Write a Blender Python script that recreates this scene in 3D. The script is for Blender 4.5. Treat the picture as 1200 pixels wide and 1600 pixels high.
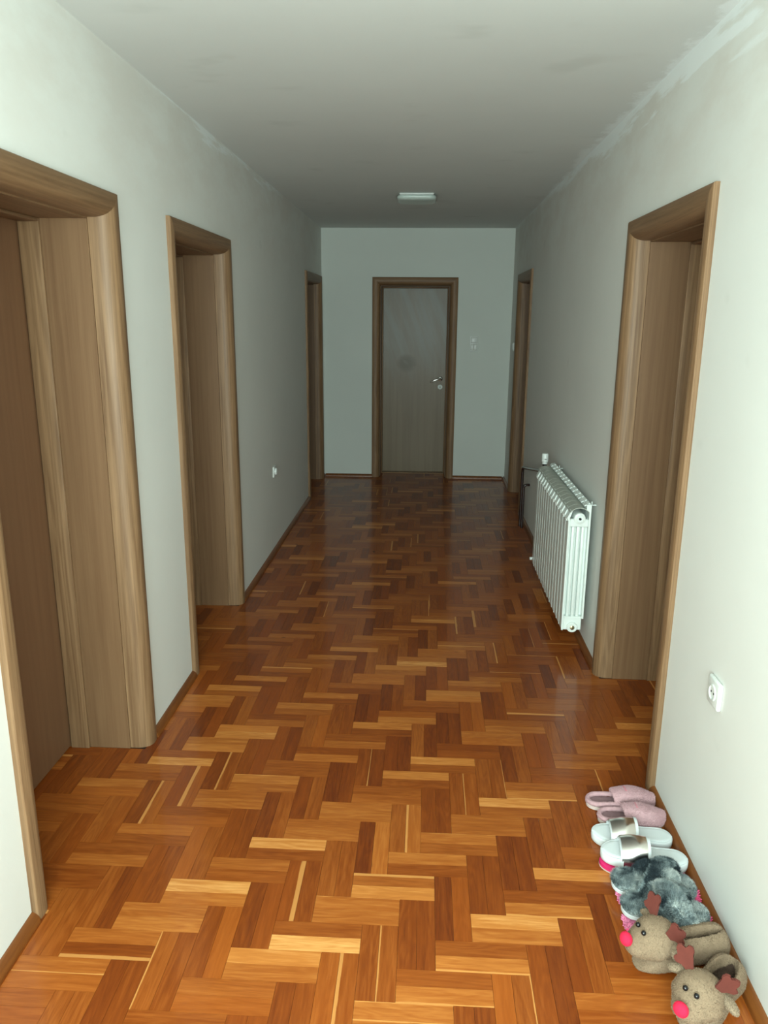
import bpy, bmesh, math, random, bisect
from mathutils import Vector, Matrix

for o in list(bpy.data.objects): bpy.data.objects.remove(o, do_unlink=True)
SC = bpy.context.scene
COL = SC.collection
RND = random.Random(7)
PI = math.pi

# ------------------------------------------------------------------ dimensions (metres)
W, H, D = 1.954, 2.553, 8.122        # corridor: width, height, end wall
YB = -0.70                           # wall behind the camera, with the window
HT = 2.08                            # top of the door casings
REV = 0.36                           # wall thickness at the doors

# ------------------------------------------------------------------ camera
cam_d = bpy.data.cameras.new('camera')
cam_d.sensor_fit = 'VERTICAL'; cam_d.sensor_height = 36.0
cam_d.lens = 1191.57 / 1600 * 36.0
cam_d.clip_start = 0.02
cam = bpy.data.objects.new('camera', cam_d); COL.objects.link(cam)
_yaw, _pit, _rol = 0.0524, 0.2493, 0.0082
fw = Vector((-math.sin(_yaw)*math.cos(_pit), math.cos(_yaw)*math.cos(_pit), -math.sin(_pit)))
r0 = fw.cross(Vector((0, 0, 1))).normalized(); u0 = r0.cross(fw)
rv = math.cos(_rol)*r0 + math.sin(_rol)*u0
uv_ = -math.sin(_rol)*r0 + math.cos(_rol)*u0
CAM = Vector((1.0872, 0.0, 1.6765))
cam.matrix_world = Matrix(((rv.x, uv_.x, -fw.x, CAM.x), (rv.y, uv_.y, -fw.y, CAM.y),
                           (rv.z, uv_.z, -fw.z, CAM.z), (0, 0, 0, 1)))
SC.camera = cam

# ------------------------------------------------------------------ light
world = bpy.data.worlds.new('world'); SC.world = world; world.use_nodes = True
bg = world.node_tree.nodes['Background']
bg.inputs[0].default_value = (0.80, 0.95, 0.92, 1); bg.inputs[1].default_value = 0.6
ld = bpy.data.lights.new('window_daylight', 'AREA')
ld.shape = 'RECTANGLE'; ld.size = 1.30; ld.size_y = 1.55
ld.energy = 168; ld.color = (0.825, 1.0, 0.96)
lo = bpy.data.objects.new('window_daylight', ld); COL.objects.link(lo)
lo.location = (1.0, YB + 0.03, 1.50); lo.rotation_euler = (PI/2, 0, 0)   # faces +y
SC.view_settings.view_transform = 'Standard'; SC.view_settings.look = 'None'
SC.view_settings.gamma = 1.0; SC.view_settings.exposure = 0.0
SC.view_settings.use_curve_mapping = False

# ------------------------------------------------------------------ node helper
class NT:
    def __init__(s, name):
        s.m = bpy.data.materials.new(name); s.m.use_nodes = True
        s.t = s.m.node_tree; s.b = s.t.nodes['Principled BSDF']
    def n(s, kind, **kw):
        nd = s.t.nodes.new(kind)
        for k, v in kw.items(): setattr(nd, k, v)
        return nd
    def put(s, sock, v):
        if hasattr(v, 'is_output'): s.t.links.new(v, sock)
        elif isinstance(v, (tuple, list)) and len(v) == 3 and sock.type == 'RGBA': sock.default_value = (*v, 1)
        else: sock.default_value = v
    def math(s, op, a, b=None, c=None, clamp=False):
        nd = s.n('ShaderNodeMath', operation=op, use_clamp=clamp)
        for i, v in enumerate((a, b, c)):
            if v is not None: s.put(nd.inputs[i], v)
        return nd.outputs[0]
    def mix(s, f, a, b):
        nd = s.n('ShaderNodeMix', data_type='RGBA')
        s.put(nd.inputs[0], f); s.put(nd.inputs[6], a); s.put(nd.inputs[7], b)
        return nd.outputs[2]
    def rng(s, v, a, b, c=0.0, d=1.0, smooth=True):
        nd = s.n('ShaderNodeMapRange'); nd.interpolation_type = 'SMOOTHSTEP' if smooth else 'LINEAR'
        for i, q in enumerate((v, a, b, c, d)): s.put(nd.inputs[i], q)
        return nd.outputs[0]
    def noise(s, vec, scale, detail=3, rough=0.55, dist=0.0):
        nd = s.n('ShaderNodeTexNoise')
        if vec is not None: s.put(nd.inputs['Vector'], vec)
        nd.inputs['Scale'].default_value = scale; nd.inputs['Detail'].default_value = detail
        nd.inputs['Roughness'].default_value = rough; nd.inputs['Distortion'].default_value = dist
        return nd.outputs[0]
    def mul(s, vec, v):
        nd = s.n('ShaderNodeVectorMath', operation='MULTIPLY'); s.put(nd.inputs[0], vec); nd.inputs[1].default_value = v
        return nd.outputs[0]
    def add(s, vec, v):
        nd = s.n('ShaderNodeVectorMath', operation='ADD'); s.put(nd.inputs[0], vec); s.put(nd.inputs[1], v)
        return nd.outputs[0]
    def xyz(s, vec):
        nd = s.n('ShaderNodeSeparateXYZ'); s.put(nd.inputs[0], vec); return nd.outputs
    def comb(s, x, y, z):
        nd = s.n('ShaderNodeCombineXYZ')
        for i, v in enumerate((x, y, z)): s.put(nd.inputs[i], v)
        return nd.outputs[0]
    def pos(s): return s.n('ShaderNodeNewGeometry').outputs['Position']
    def obj(s): return s.n('ShaderNodeTexCoord').outputs['Object']
    def attr(s, name, kind='GEOMETRY', out='Fac'):
        nd = s.n('ShaderNodeAttribute', attribute_type=kind, attribute_name=name); return nd.outputs[out]
    def bump(s, h, strength, dist=0.002):
        nd = s.n('ShaderNodeBump'); nd.inputs['Strength'].default_value = strength
        nd.inputs['Distance'].default_value = dist; s.put(nd.inputs['Height'], h)
        s.t.links.new(nd.outputs[0], s.b.inputs['Normal'])
    def col(s, v): s.put(s.b.inputs['Base Color'], v)
    def set(s, **kw):
        for k, v in kw.items(): s.put(s.b.inputs[k.replace('_', ' ')], v)

MAT = {}
def plain(name, col, rough=0.5, metal=0.0, vary=0.06, scale=40, bump=0.0, **kw):
    n = NT(name); f = n.noise(n.obj(), scale, 3)
    dark = tuple(c*(1-vary) for c in col); light = tuple(min(1, c*(1+vary)) for c in col)
    n.col(n.mix(f, dark, light)); n.set(Roughness=rough, Metallic=metal, **kw)
    if bump: n.bump(n.noise(n.obj(), scale*6, 2), bump, 0.001)
    MAT[name] = n.m; return n.m

def mat_plaster(name, base, kind):
    n = NT(name); P = n.pos(); x, y, z = n.xyz(P)
    m1 = n.noise(P, 1.3, 4, 0.6); c = n.mix(n.rng(m1, .3, .7), tuple(q*.965 for q in base), base)
    streak = n.noise(n.mul(P, (3.0, 2.2, 5.0)), 1.0, 5, 0.65)
    if kind in ('right', 'left'):
        # greyish, slightly brown grime along the top of the wall
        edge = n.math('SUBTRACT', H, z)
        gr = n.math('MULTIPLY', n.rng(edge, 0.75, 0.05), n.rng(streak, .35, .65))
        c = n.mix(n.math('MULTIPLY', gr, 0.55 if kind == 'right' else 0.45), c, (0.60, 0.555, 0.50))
        # newer white filler brushed along the joint with the ceiling
        wob = n.noise(n.comb(0.0, n.math('MULTIPLY', y, 1.6), n.math('MULTIPLY', z, 14.0)), 1.0, 6, 0.62)
        if kind == 'right':
            width = n.math('MULTIPLY', n.rng(wob, .32, .68), n.rng(y, 7.2, 2.4, 0.03, 0.17))
        else:
            width = n.math('MULTIPLY', n.rng(wob, .46, .66), n.math('MULTIPLY', n.rng(y, 2.9, 3.6), n.rng(y, 7.5, 4.2, 0.0, 0.10)))
        pm = n.rng(n.math('SUBTRACT', width, edge), -0.02, 0.045)
        c = n.mix(n.math('MULTIPLY', pm, 0.72), c, (0.79, 0.83, 0.83))
        # scuffs low down
        sc = n.noise(n.mul(P, (1, 2.3, 2.3)), 2.4, 2, 0.5)
        c = n.mix(n.math('MULTIPLY', n.rng(sc, .70, .80), .18), c, (0.45, 0.44, 0.40))
    if kind == 'ceiling':
        d = n.math('SUBTRACT', W, x)
        wob = n.noise(n.comb(n.math('MULTIPLY', x, 3.0), n.math('MULTIPLY', y, 2.4), 3.7), 1.0, 6, 0.7)
        width = n.math('MULTIPLY', n.rng(wob, .34, .68), n.rng(y, 7.0, 2.4, 0.02, 0.10))
        pm = n.rng(n.math('SUBTRACT', width, d), -0.012, 0.03)
        sm = n.noise(n.mul(P, (1.4, 2.2, 1)), 1.6, 3, 0.55)
        c = n.mix(n.math('MULTIPLY', n.rng(sm, .60, .74), .22), c, (0.40, 0.41, 0.38))
        c = n.mix(n.math('MULTIPLY', pm, .7), c, (0.78, 0.82, 0.82))
    n.col(c); n.set(Roughness=0.88)
    n.b.inputs['Specular IOR Level'].default_value = 0.25
    n.bump(n.noise(P, 260, 3, 0.6), 0.18, 0.0012)
    MAT[name] = n.m
BASE = (0.705, 0.708, 0.668)
for k in ('right', 'left', 'end', 'ceiling'):
    mat_plaster('plaster_' + k, {'end': (0.655, 0.69, 0.645), 'ceiling': (0.645, 0.665, 0.645)}.get(k, BASE), k)

def mat_oak(name, c0, c1, rough=0.42, grain=(34, 34, 1.5), along=2, spec=0.5):
    n = NT(name); O = n.obj()
    off = n.n('ShaderNodeObjectInfo').outputs['Random']
    O = n.add(O, n.comb(n.math('MULTIPLY', off, 7.0), n.math('MULTIPLY', off, 3.0), n.math('MULTIPLY', off, 11.0)))
    S = n.mul(O, grain)
    g1 = n.noise(S, 1.0, 5, 0.62, 0.4)
    fine = n.noise(n.mul(S, (6, 6, 2.0)), 1.0, 3, 0.6)
    big = n.noise(n.mul(O, tuple(q*.16 for q in grain)), 1.0, 2, 0.5, 0.6)
    rings = n.math('SINE', n.math('MULTIPLY', big, 60.0))
    f = n.math('ADD', n.math('MULTIPLY', g1, 0.62), n.math('ADD', n.math('MULTIPLY', fine, .25), n.math('MULTIPLY', rings, .055)))
    n.col(n.mix(n.rng(f, .22, .68, smooth=False), c0, c1)); n.set(Roughness=rough)
    n.b.inputs['Specular IOR Level'].default_value = spec
    n.bump(fine, 0.12, 0.0008); MAT[name] = n.m
mat_oak('oak_casing', (0.118, 0.060, 0.027), (0.315, 0.190, 0.098), .50, (80, 80, 2.4), spec=.35)
mat_oak('oak_head', (0.125, 0.066, 0.030), (0.245, 0.142, 0.070), .50, (80, 2.4, 80), spec=.35)
mat_oak('oak_head_end', (0.125, 0.066, 0.030), (0.245, 0.142, 0.070), .50, (2.4, 80, 80), spec=.35)
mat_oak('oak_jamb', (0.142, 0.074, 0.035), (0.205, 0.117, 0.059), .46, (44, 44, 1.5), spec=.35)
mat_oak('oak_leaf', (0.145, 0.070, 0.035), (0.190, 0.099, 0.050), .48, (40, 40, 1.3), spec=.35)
mat_oak('oak_threshold', (0.22, 0.11, 0.035), (0.32, 0.17, 0.055), .35, (1.5, 30, 30))

# lacquered end door: same veneer, stained around the middle, grey ceiling reflection painted in above
n = NT('oak_leaf_stained'); O = n.obj(); x, y, z = n.xyz(O)
g = n.noise(n.mul(O, (18, 18, .8)), 1, 5, .6, .4)
c = n.mix(n.rng(g, .3, .65), (0.140, 0.096, 0.050), (0.172, 0.123, 0.068))
dx = n.math('DIVIDE', n.math('SUBTRACT', x, 0.355), 0.11); dz = n.math('DIVIDE', n.math('SUBTRACT', z, 1.20), 0.10)
rr = n.math('ADD', n.math('MULTIPLY', dx, dx), n.math('MULTIPLY', dz, dz))
st = n.math('MULTIPLY', n.rng(rr, 1.3, 0.0), n.rng(n.noise(O, 14, 4), .2, .5))
sheen_streak = n.noise(n.mul(n.add(O, n.comb(n.math('MULTIPLY', z, .35), 0.0, 0.0)), (11, 1, 1.2)), 1, 3, .5)
painted_sheen = n.math('MULTIPLY', n.rng(z, .9, 1.5), n.rng(sheen_streak, .35, .65, .35, 1.0))
c = n.mix(n.math('MULTIPLY', painted_sheen, .75), c, (0.185, 0.187, 0.162))
c = n.mix(n.math('MULTIPLY', st, .95), c, (0.070, 0.046, 0.010))
n.col(c); n.set(Roughness=.36); n.b.inputs['Specular IOR Level'].default_value = .32; MAT['oak_leaf_stained'] = n.m

# parquet: per-plank tone, red and sapwood come from object properties or mesh attributes
n = NT('parquet')
def both(nm): return n.math('ADD', n.attr(nm, 'OBJECT'), n.attr('g_' + nm, 'GEOMETRY'))
tone, red, sap, seed = both('tone'), both('red'), both('sap'), both('seed')
pc = n.attr('pc', 'GEOMETRY', 'Vector'); px, py, pz = n.xyz(pc)
vec = n.comb(n.math('ADD', px, n.math('MULTIPLY', seed, 13.0)), n.math('ADD', py, n.math('MULTIPLY', seed, 5.0)), n.math('MULTIPLY', seed, 9.0))
g1 = n.noise(n.mul(vec, (5, 70, 1)), 1, 5, .65, .5)
g2 = n.noise(n.mul(vec, (22, 420, 1)), 1, 3, .6)
bg_ = n.noise(n.mul(vec, (2.2, 16, 1)), 1, 2, .5, .4)
rings = n.math('SINE', n.math('MULTIPLY', bg_, 70.0))
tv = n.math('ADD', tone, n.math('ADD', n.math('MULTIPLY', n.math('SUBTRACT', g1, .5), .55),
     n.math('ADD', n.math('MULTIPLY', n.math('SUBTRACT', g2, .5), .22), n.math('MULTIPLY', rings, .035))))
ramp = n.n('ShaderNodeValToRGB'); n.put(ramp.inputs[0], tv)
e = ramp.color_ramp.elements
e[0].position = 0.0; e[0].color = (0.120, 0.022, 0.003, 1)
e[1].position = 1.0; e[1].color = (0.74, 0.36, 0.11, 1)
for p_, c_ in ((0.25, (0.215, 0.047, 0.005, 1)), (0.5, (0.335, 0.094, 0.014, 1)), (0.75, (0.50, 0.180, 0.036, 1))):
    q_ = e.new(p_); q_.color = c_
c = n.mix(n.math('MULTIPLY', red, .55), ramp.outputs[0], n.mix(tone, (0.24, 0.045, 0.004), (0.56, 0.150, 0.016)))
sside = n.math('MULTIPLY', py, n.math('SIGN', sap))
smask = n.math('MULTIPLY', n.rng(n.math('ADD', sside, n.math('MULTIPLY', n.math('SUBTRACT', g1, .5), .010)),
        n.math('SUBTRACT', .0265, n.math('ABSOLUTE', sap)), n.math('SUBTRACT', .0285, n.math('ABSOLUTE', sap))), n.math('ABSOLUTE', n.math('SIGN', sap)))
c = n.mix(n.math('MULTIPLY', smask, .55), c, (0.72, 0.34, 0.095))
kn = n.noise(n.mul(vec, (9, 22, 1)), 1, 1, .4)
c = n.mix(n.math('MULTIPLY', n.rng(kn, .80, .86), .8), c, (0.05, 0.013, 0.004))
n.col(c); n.set(Roughness=n.rng(g1, .2, .8, .40, .52), Coat_Weight=.42, Coat_Roughness=.12, Coat_IOR=1.5)
n.b.inputs['Specular IOR Level'].default_value = 0.20
wav = n.noise(n.add(n.pos(), n.comb(n.math('MULTIPLY', seed, 3.0), 0.0, 0.0)), 7, 2, .5)
n.bump(n.math('ADD', n.math('MULTIPLY', wav, 1.0), n.math('MULTIPLY', g2, .03)), .10, .012)
MAT['parquet'] = n.m
plain('subfloor', (0.035, 0.014, 0.006), .9)
n = NT('skirting'); P = n.pos()
g = n.noise(n.mul(P, (40, 2.5, 40)), 1, 5, .6)
n.col(n.mix(n.rng(g, .3, .7), (0.125, 0.036, 0.007), (0.215, 0.070, 0.014))); n.set(Roughness=.35); MAT['skirting'] = n.m

plain('white_enamel', (0.78, 0.84, 0.80), .28, vary=.02)
plain('grey_enamel', (0.40, 0.42, 0.37), .45, vary=.04)
plain('white_plastic', (0.70, 0.73, 0.70), .32, vary=.02)
plain('lamp_plastic', (0.50, 0.58, 0.54), .30, vary=.03)
plain('dark_plastic', (0.012, 0.012, 0.012), .4)
plain('black_pipe', (0.028, 0.014, 0.012), .18, vary=.2)
plain('chrome', (0.80, 0.80, 0.78), .16, 1.0, vary=.02)
plain('brass', (0.55, 0.48, 0.30), .3, 1.0, vary=.05)
plain('hole_dark', (0.01, 0.01, 0.01), .7)
plain('window_white', (0.8, 0.8, 0.78), .4, vary=.02)
plain('pink_terry', (0.50, 0.315, 0.335), .95, vary=.16, scale=90, bump=.5)
plain('pink_lining', (0.27, 0.165, 0.175), .95, vary=.15, scale=120, bump=.4)
plain('pink_band', (0.60, 0.22, 0.27), .9, vary=.12, scale=60, bump=.4)
plain('pale_sole', (0.55, 0.44, 0.40), .8, vary=.06)
plain('white_foam', (0.65, 0.70, 0.71), .42, vary=.02)
plain('silver_foil', (0.88, 0.86, 0.82), .20, 1.0, vary=.03)
plain('magenta_rubber', (0.62, 0.018, 0.13), .45, vary=.08)
plain('hot_pink', (0.85, 0.10, 0.26), .9, vary=.2, scale=80)
plain('soft_pink', (0.80, 0.25, 0.42), .9, vary=.22, scale=80)
plain('red_felt', (0.72, 0.012, 0.060), .9, vary=.08, scale=90, bump=.3)
plain('brown_felt', (0.125, 0.026, 0.017), .95, vary=.18, scale=60, bump=.3)
plain('beige_plush', (0.255, 0.180, 0.114), .95, vary=.18, scale=70, bump=.5)
plain('cream_plush', (0.30, 0.225, 0.150), .95, vary=.14, scale=70, bump=.5)
def mat_shoe(name, L, lw):
    # plush outside, dark lining inside the lens-shaped opening
    n = NT(name); O = n.obj(); x, y, z = n.xyz(O); f = n.noise(O, 70, 3)
    c = n.mix(f, (0.205, 0.142, 0.090), (0.290, 0.208, 0.134))
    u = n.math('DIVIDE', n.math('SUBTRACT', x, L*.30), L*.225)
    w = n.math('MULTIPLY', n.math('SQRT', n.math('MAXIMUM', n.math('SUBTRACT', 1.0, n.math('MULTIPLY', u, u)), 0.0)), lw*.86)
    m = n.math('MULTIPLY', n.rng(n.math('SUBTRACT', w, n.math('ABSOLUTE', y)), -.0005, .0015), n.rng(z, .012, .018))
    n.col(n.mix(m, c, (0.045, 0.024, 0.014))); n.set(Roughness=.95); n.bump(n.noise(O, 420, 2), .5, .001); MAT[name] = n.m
plain('black_bead', (0.008, 0.008, 0.009), .08)
n = NT('grey_fur'); O = n.obj()
f = n.noise(O, 24, 2, .5, .4); g = n.noise(O, 160, 2, .6)
v = n.math('ADD', n.math('ADD', f, n.attr('fur_shift', 'OBJECT')), n.math('MULTIPLY', n.math('SUBTRACT', g, .5), .22))
c = n.mix(n.rng(v, .32, .50), (0.020, 0.034, 0.042), (0.20, 0.25, 0.255)); c = n.mix(n.rng(v, .50, .68), c, (0.46, 0.51, 0.49))
n.col(c); n.set(Roughness=.9); MAT['grey_fur'] = n.m
n = NT('pale_fur'); O = n.obj(); f = n.noise(O, 22, 2)
n.col(n.mix(n.rng(f, .35, .65), (0.22, 0.27, 0.27), (0.60, 0.64, 0.61))); n.set(Roughness=.9); MAT['pale_fur'] = n.m
n = NT('glass'); n.col((0.95, 1, 0.97)); n.set(Roughness=.02); n.b.inputs['Transmission Weight'].default_value = 1.0; MAT['glass'] = n.m

# ------------------------------------------------------------------ mesh helpers
def link(name, bm, mat, parent=None, smooth=None, loc=None):
    bmesh.ops.recalc_face_normals(bm, faces=bm.faces[:])
    me = bpy.data.meshes.new(name); bm.to_mesh(me); bm.free()
    for m in (mat if isinstance(mat, (list, tuple)) else [mat]): me.materials.append(MAT[m])
    if smooth is not None:
        me.shade_smooth(); me.set_sharp_from_angle(angle=math.radians(smooth))
    o = bpy.data.objects.new(name, me); COL.objects.link(o)
    if parent: o.parent = parent
    if loc: o.location = loc
    return o
def tag(o, label=None, cat=None, group=None, kind=None):
    for k, v in (('label', label), ('category', cat), ('group', group), ('kind', kind)):
        if v: o[k] = v
    return o
def empty(name, loc=(0, 0, 0), rz=0.0):
    o = bpy.data.objects.new(name, None); o.empty_display_size = .05; COL.objects.link(o)
    o.location = loc; o.rotation_euler = (0, 0, rz); return o
def box(bm, a, b, bev=0.0, seg=2):
    r = bmesh.ops.create_cube(bm, size=1.0); vs = r['verts']
    for v in vs: v.co = Vector([(a[i]+b[i])/2 + v.co[i]*(b[i]-a[i]) for i in range(3)])
    if bev:
        es = list({e for v in vs for e in v.link_edges})
        bmesh.ops.bevel(bm, geom=es, offset=bev, segments=seg, affect='EDGES', profile=.5)
def prism(bm, pts, fn, t0, t1):
    """extrude closed 2-d outline pts between parameters t0 and t1; fn(p, t) -> xyz. t may be a function of p"""
    f0 = [bm.verts.new(fn(p, t0(p) if callable(t0) else t0)) for p in pts]
    f1 = [bm.verts.new(fn(p, t1(p) if callable(t1) else t1)) for p in pts]
    k = len(pts)
    for i in range(k): bm.faces.new((f0[i], f0[(i+1) % k], f1[(i+1) % k], f1[i]))
    bm.faces.new(f0[::-1]); bm.faces.new(f1)
def tube(bm, path, r, seg=12, cap=True):
    path = [Vector(p) for p in path]; rings = []; up = Vector((0.3, 0.5, 0.81)).normalized()
    for i, p in enumerate(path):
        d = (path[min(i+1, len(path)-1)] - path[max(i-1, 0)]).normalized()
        s = d.cross(up)
        if s.length < 1e-3: s = d.cross(Vector((1, 0, 0)))
        s.normalize(); q = s.cross(d)
        rr = r(i/(len(path)-1)) if callable(r) else r
        rings.append([bm.verts.new(p + rr*(math.cos(2*PI*k/seg)*s + math.sin(2*PI*k/seg)*q)) for k in range(seg)])
    for a, b in zip(rings, rings[1:]):
        for k in range(seg): bm.faces.new((a[k], a[(k+1) % seg], b[(k+1) % seg], b[k]))
    if cap: bm.faces.new(rings[0][::-1]); bm.faces.new(rings[-1])
def cyl(bm, a, b, r, seg=20, r2=None):
    r2 = r if r2 is None else r2
    tube(bm, [a, b], lambda t: r + (r2-r)*t, seg)
def ball(bm, c, rad, seg=20, rings=12, rot=None):
    res = bmesh.ops.create_uvsphere(bm, u_segments=seg, v_segments=rings, radius=1.0)
    for v in res['verts']:
        p = Vector((v.co.x*rad[0], v.co.y*rad[1], v.co.z*rad[2]))
        if rot: p = rot @ p
        v.co = p + Vector(c)
def lathe(bm, prof, origin, axis, seg=28):
    ax = Vector(axis).normalized(); s = ax.orthogonal().normalized(); q = ax.cross(s); O = Vector(origin)
    rings = [[bm.verts.new(O + ax*h + max(r, 1e-5)*(math.cos(2*PI*k/seg)*s + math.sin(2*PI*k/seg)*q)) for k in range(seg)] for r, h in prof]
    for a, b in zip(rings, rings[1:]):
        for k in range(seg): bm.faces.new((a[k], a[(k+1) % seg], b[(k+1) % seg], b[k]))
    bm.faces.new(rings[0][::-1]); bm.faces.new(rings[-1])
def arc(c, r, a0, a1, k):
    return [(c[0]+r*math.cos(a0+(a1-a0)*i/k), c[1]+r*math.sin(a0+(a1-a0)*i/k)) for i in range(k+1)]
def fuzz(bm, count, length, base=0.0012, lean=(0, 0, 0), jitter=.5, mask=None, rnd=RND, mi=0):
    """short pile: thin triangles standing on the surface"""
    bmesh.ops.recalc_face_normals(bm, faces=bm.faces[:]); bm.normal_update(); tris = []; tot = 0.0
    for f in bm.faces:
        if mask and not mask(f): continue
        vs = [v.co.copy() for v in f.verts]
        for i in range(1, len(vs)-1):
            a = (vs[i]-vs[0]).cross(vs[i+1]-vs[0]).length*.5
            if a > 0: tot += a; tris.append((tot, vs[0], vs[i], vs[i+1], f.normal.copy()))
    if not tris: return
    keys = [t[0] for t in tris]; L = Vector(lean)
    for _ in range(count):
        t = tris[min(bisect.bisect_left(keys, rnd.random()*tot), len(tris)-1)]
        a, b = rnd.random(), rnd.random()
        if a+b > 1: a, b = 1-a, 1-b
        p = t[1] + a*(t[2]-t[1]) + b*(t[3]-t[1])
        d = (t[4] + L + jitter*Vector((rnd.uniform(-1, 1), rnd.uniform(-1, 1), rnd.uniform(-1, 1)))).normalized()
        s = d.cross(Vector((rnd.uniform(-1, 1), rnd.uniform(-1, 1), rnd.uniform(-1, 1))))
        if s.length < 1e-4: continue
        s.normalize(); l = length*rnd.uniform(.6, 1.15)
        q = p - t[4]*0.0005
        fc = bm.faces.new((bm.verts.new(q - s*base), bm.verts.new(q + s*base), bm.verts.new(p + d*l)))
        fc.material_index = mi

# ------------------------------------------------------------------ walls, ceiling, back window
DOORS = {  # outer casing edges along the wall
    'left': [(1.765, 2.752), (3.300, 4.317), (7.005, 8.019)],
    'right': [(2.500, 3.506), (6.608, 7.562)],
    'end': [(0.524, 1.400)],
}
INS = 0.070        # the hole in the wall starts this far inside the casing's outer edge
def wall_boxes(bm, spans, t0, t1, fbox):
    cur = t0
    for a, b in spans:
        fbox(cur, a+INS, 0, H); fbox(a+INS, b-INS, HT-INS, H); cur = b-INS
    fbox(cur, t1, 0, H)
bm = bmesh.new(); wall_boxes(bm, DOORS['left'], YB, D, lambda a, b, z0, z1: box(bm, (-REV, a, z0), (0, b, z1)))
tag(link('wall_left', bm, 'plaster_left'), 'long off-white plaster wall with three oak doorways', 'wall', kind='structure')
bm = bmesh.new(); wall_boxes(bm, DOORS['right'], YB, D, lambda a, b, z0, z1: box(bm, (W, a, z0), (W+REV, b, z1)))
tag(link('wall_right', bm, 'plaster_right'), 'long off-white plaster wall behind the radiator and slippers', 'wall', kind='structure')
bm = bmesh.new(); wall_boxes(bm, DOORS['end'], -REV, W+REV, lambda a, b, z0, z1: box(bm, (a, D, z0), (b, D+REV, z1)))
tag(link('wall_end', bm, 'plaster_end'), 'off-white plaster wall closing the corridor around the middle door', 'wall', kind='structure')
bm = bmesh.new(); box(bm, (-REV, YB-.25, H), (W+REV, D+REV, H+.12))
tag(link('ceiling', bm, 'plaster_ceiling'), 'smudged off-white plaster ceiling over the whole corridor', 'ceiling', kind='structure')
wx0, wx1, wz0, wz1 = 0.33, 1.67, 0.70, 2.30
bm = bmesh.new()
box(bm, (-REV, YB-.25, 0), (wx0, YB, H)); box(bm, (wx1, YB-.25, 0), (W+REV, YB, H))
box(bm, (wx0, YB-.25, 0), (wx1, YB, wz0)); box(bm, (wx0, YB-.25, wz1), (wx1, YB, H))
tag(link('wall_back', bm, 'plaster_end'), 'off-white plaster wall with the window, behind the viewer', 'wall', kind='structure')
win = tag(empty('window_1', ((wx0+wx1)/2, YB-.12, wz0)), 'white two-sash window that lights the corridor from behind', 'window', kind='structure')
bm = bmesh.new(); cxw = (wx1-wx0)/2; hw = wz1-wz0
for a, b in (((-cxw, -.04, 0), (-cxw+.06, .04, hw)), ((cxw-.06, -.04, 0), (cxw, .04, hw)), ((-.05, -.04, 0), (.05, .04, hw)),
             ((-cxw+.06, -.04, 0), (cxw-.06, .04, .06)), ((-cxw+.06, -.04, hw-.06), (cxw-.06, .04, hw))): box(bm, a, b)
link('window_frame', bm, 'window_white', win)
for s in (-1, 1):
    bm = bmesh.new(); box(bm, (min(s*.05, s*(cxw-.06)), -.004, .06), (max(s*.05, s*(cxw-.06)), .004, hw-.06)); link('pane', bm, 'glass', win)

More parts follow.
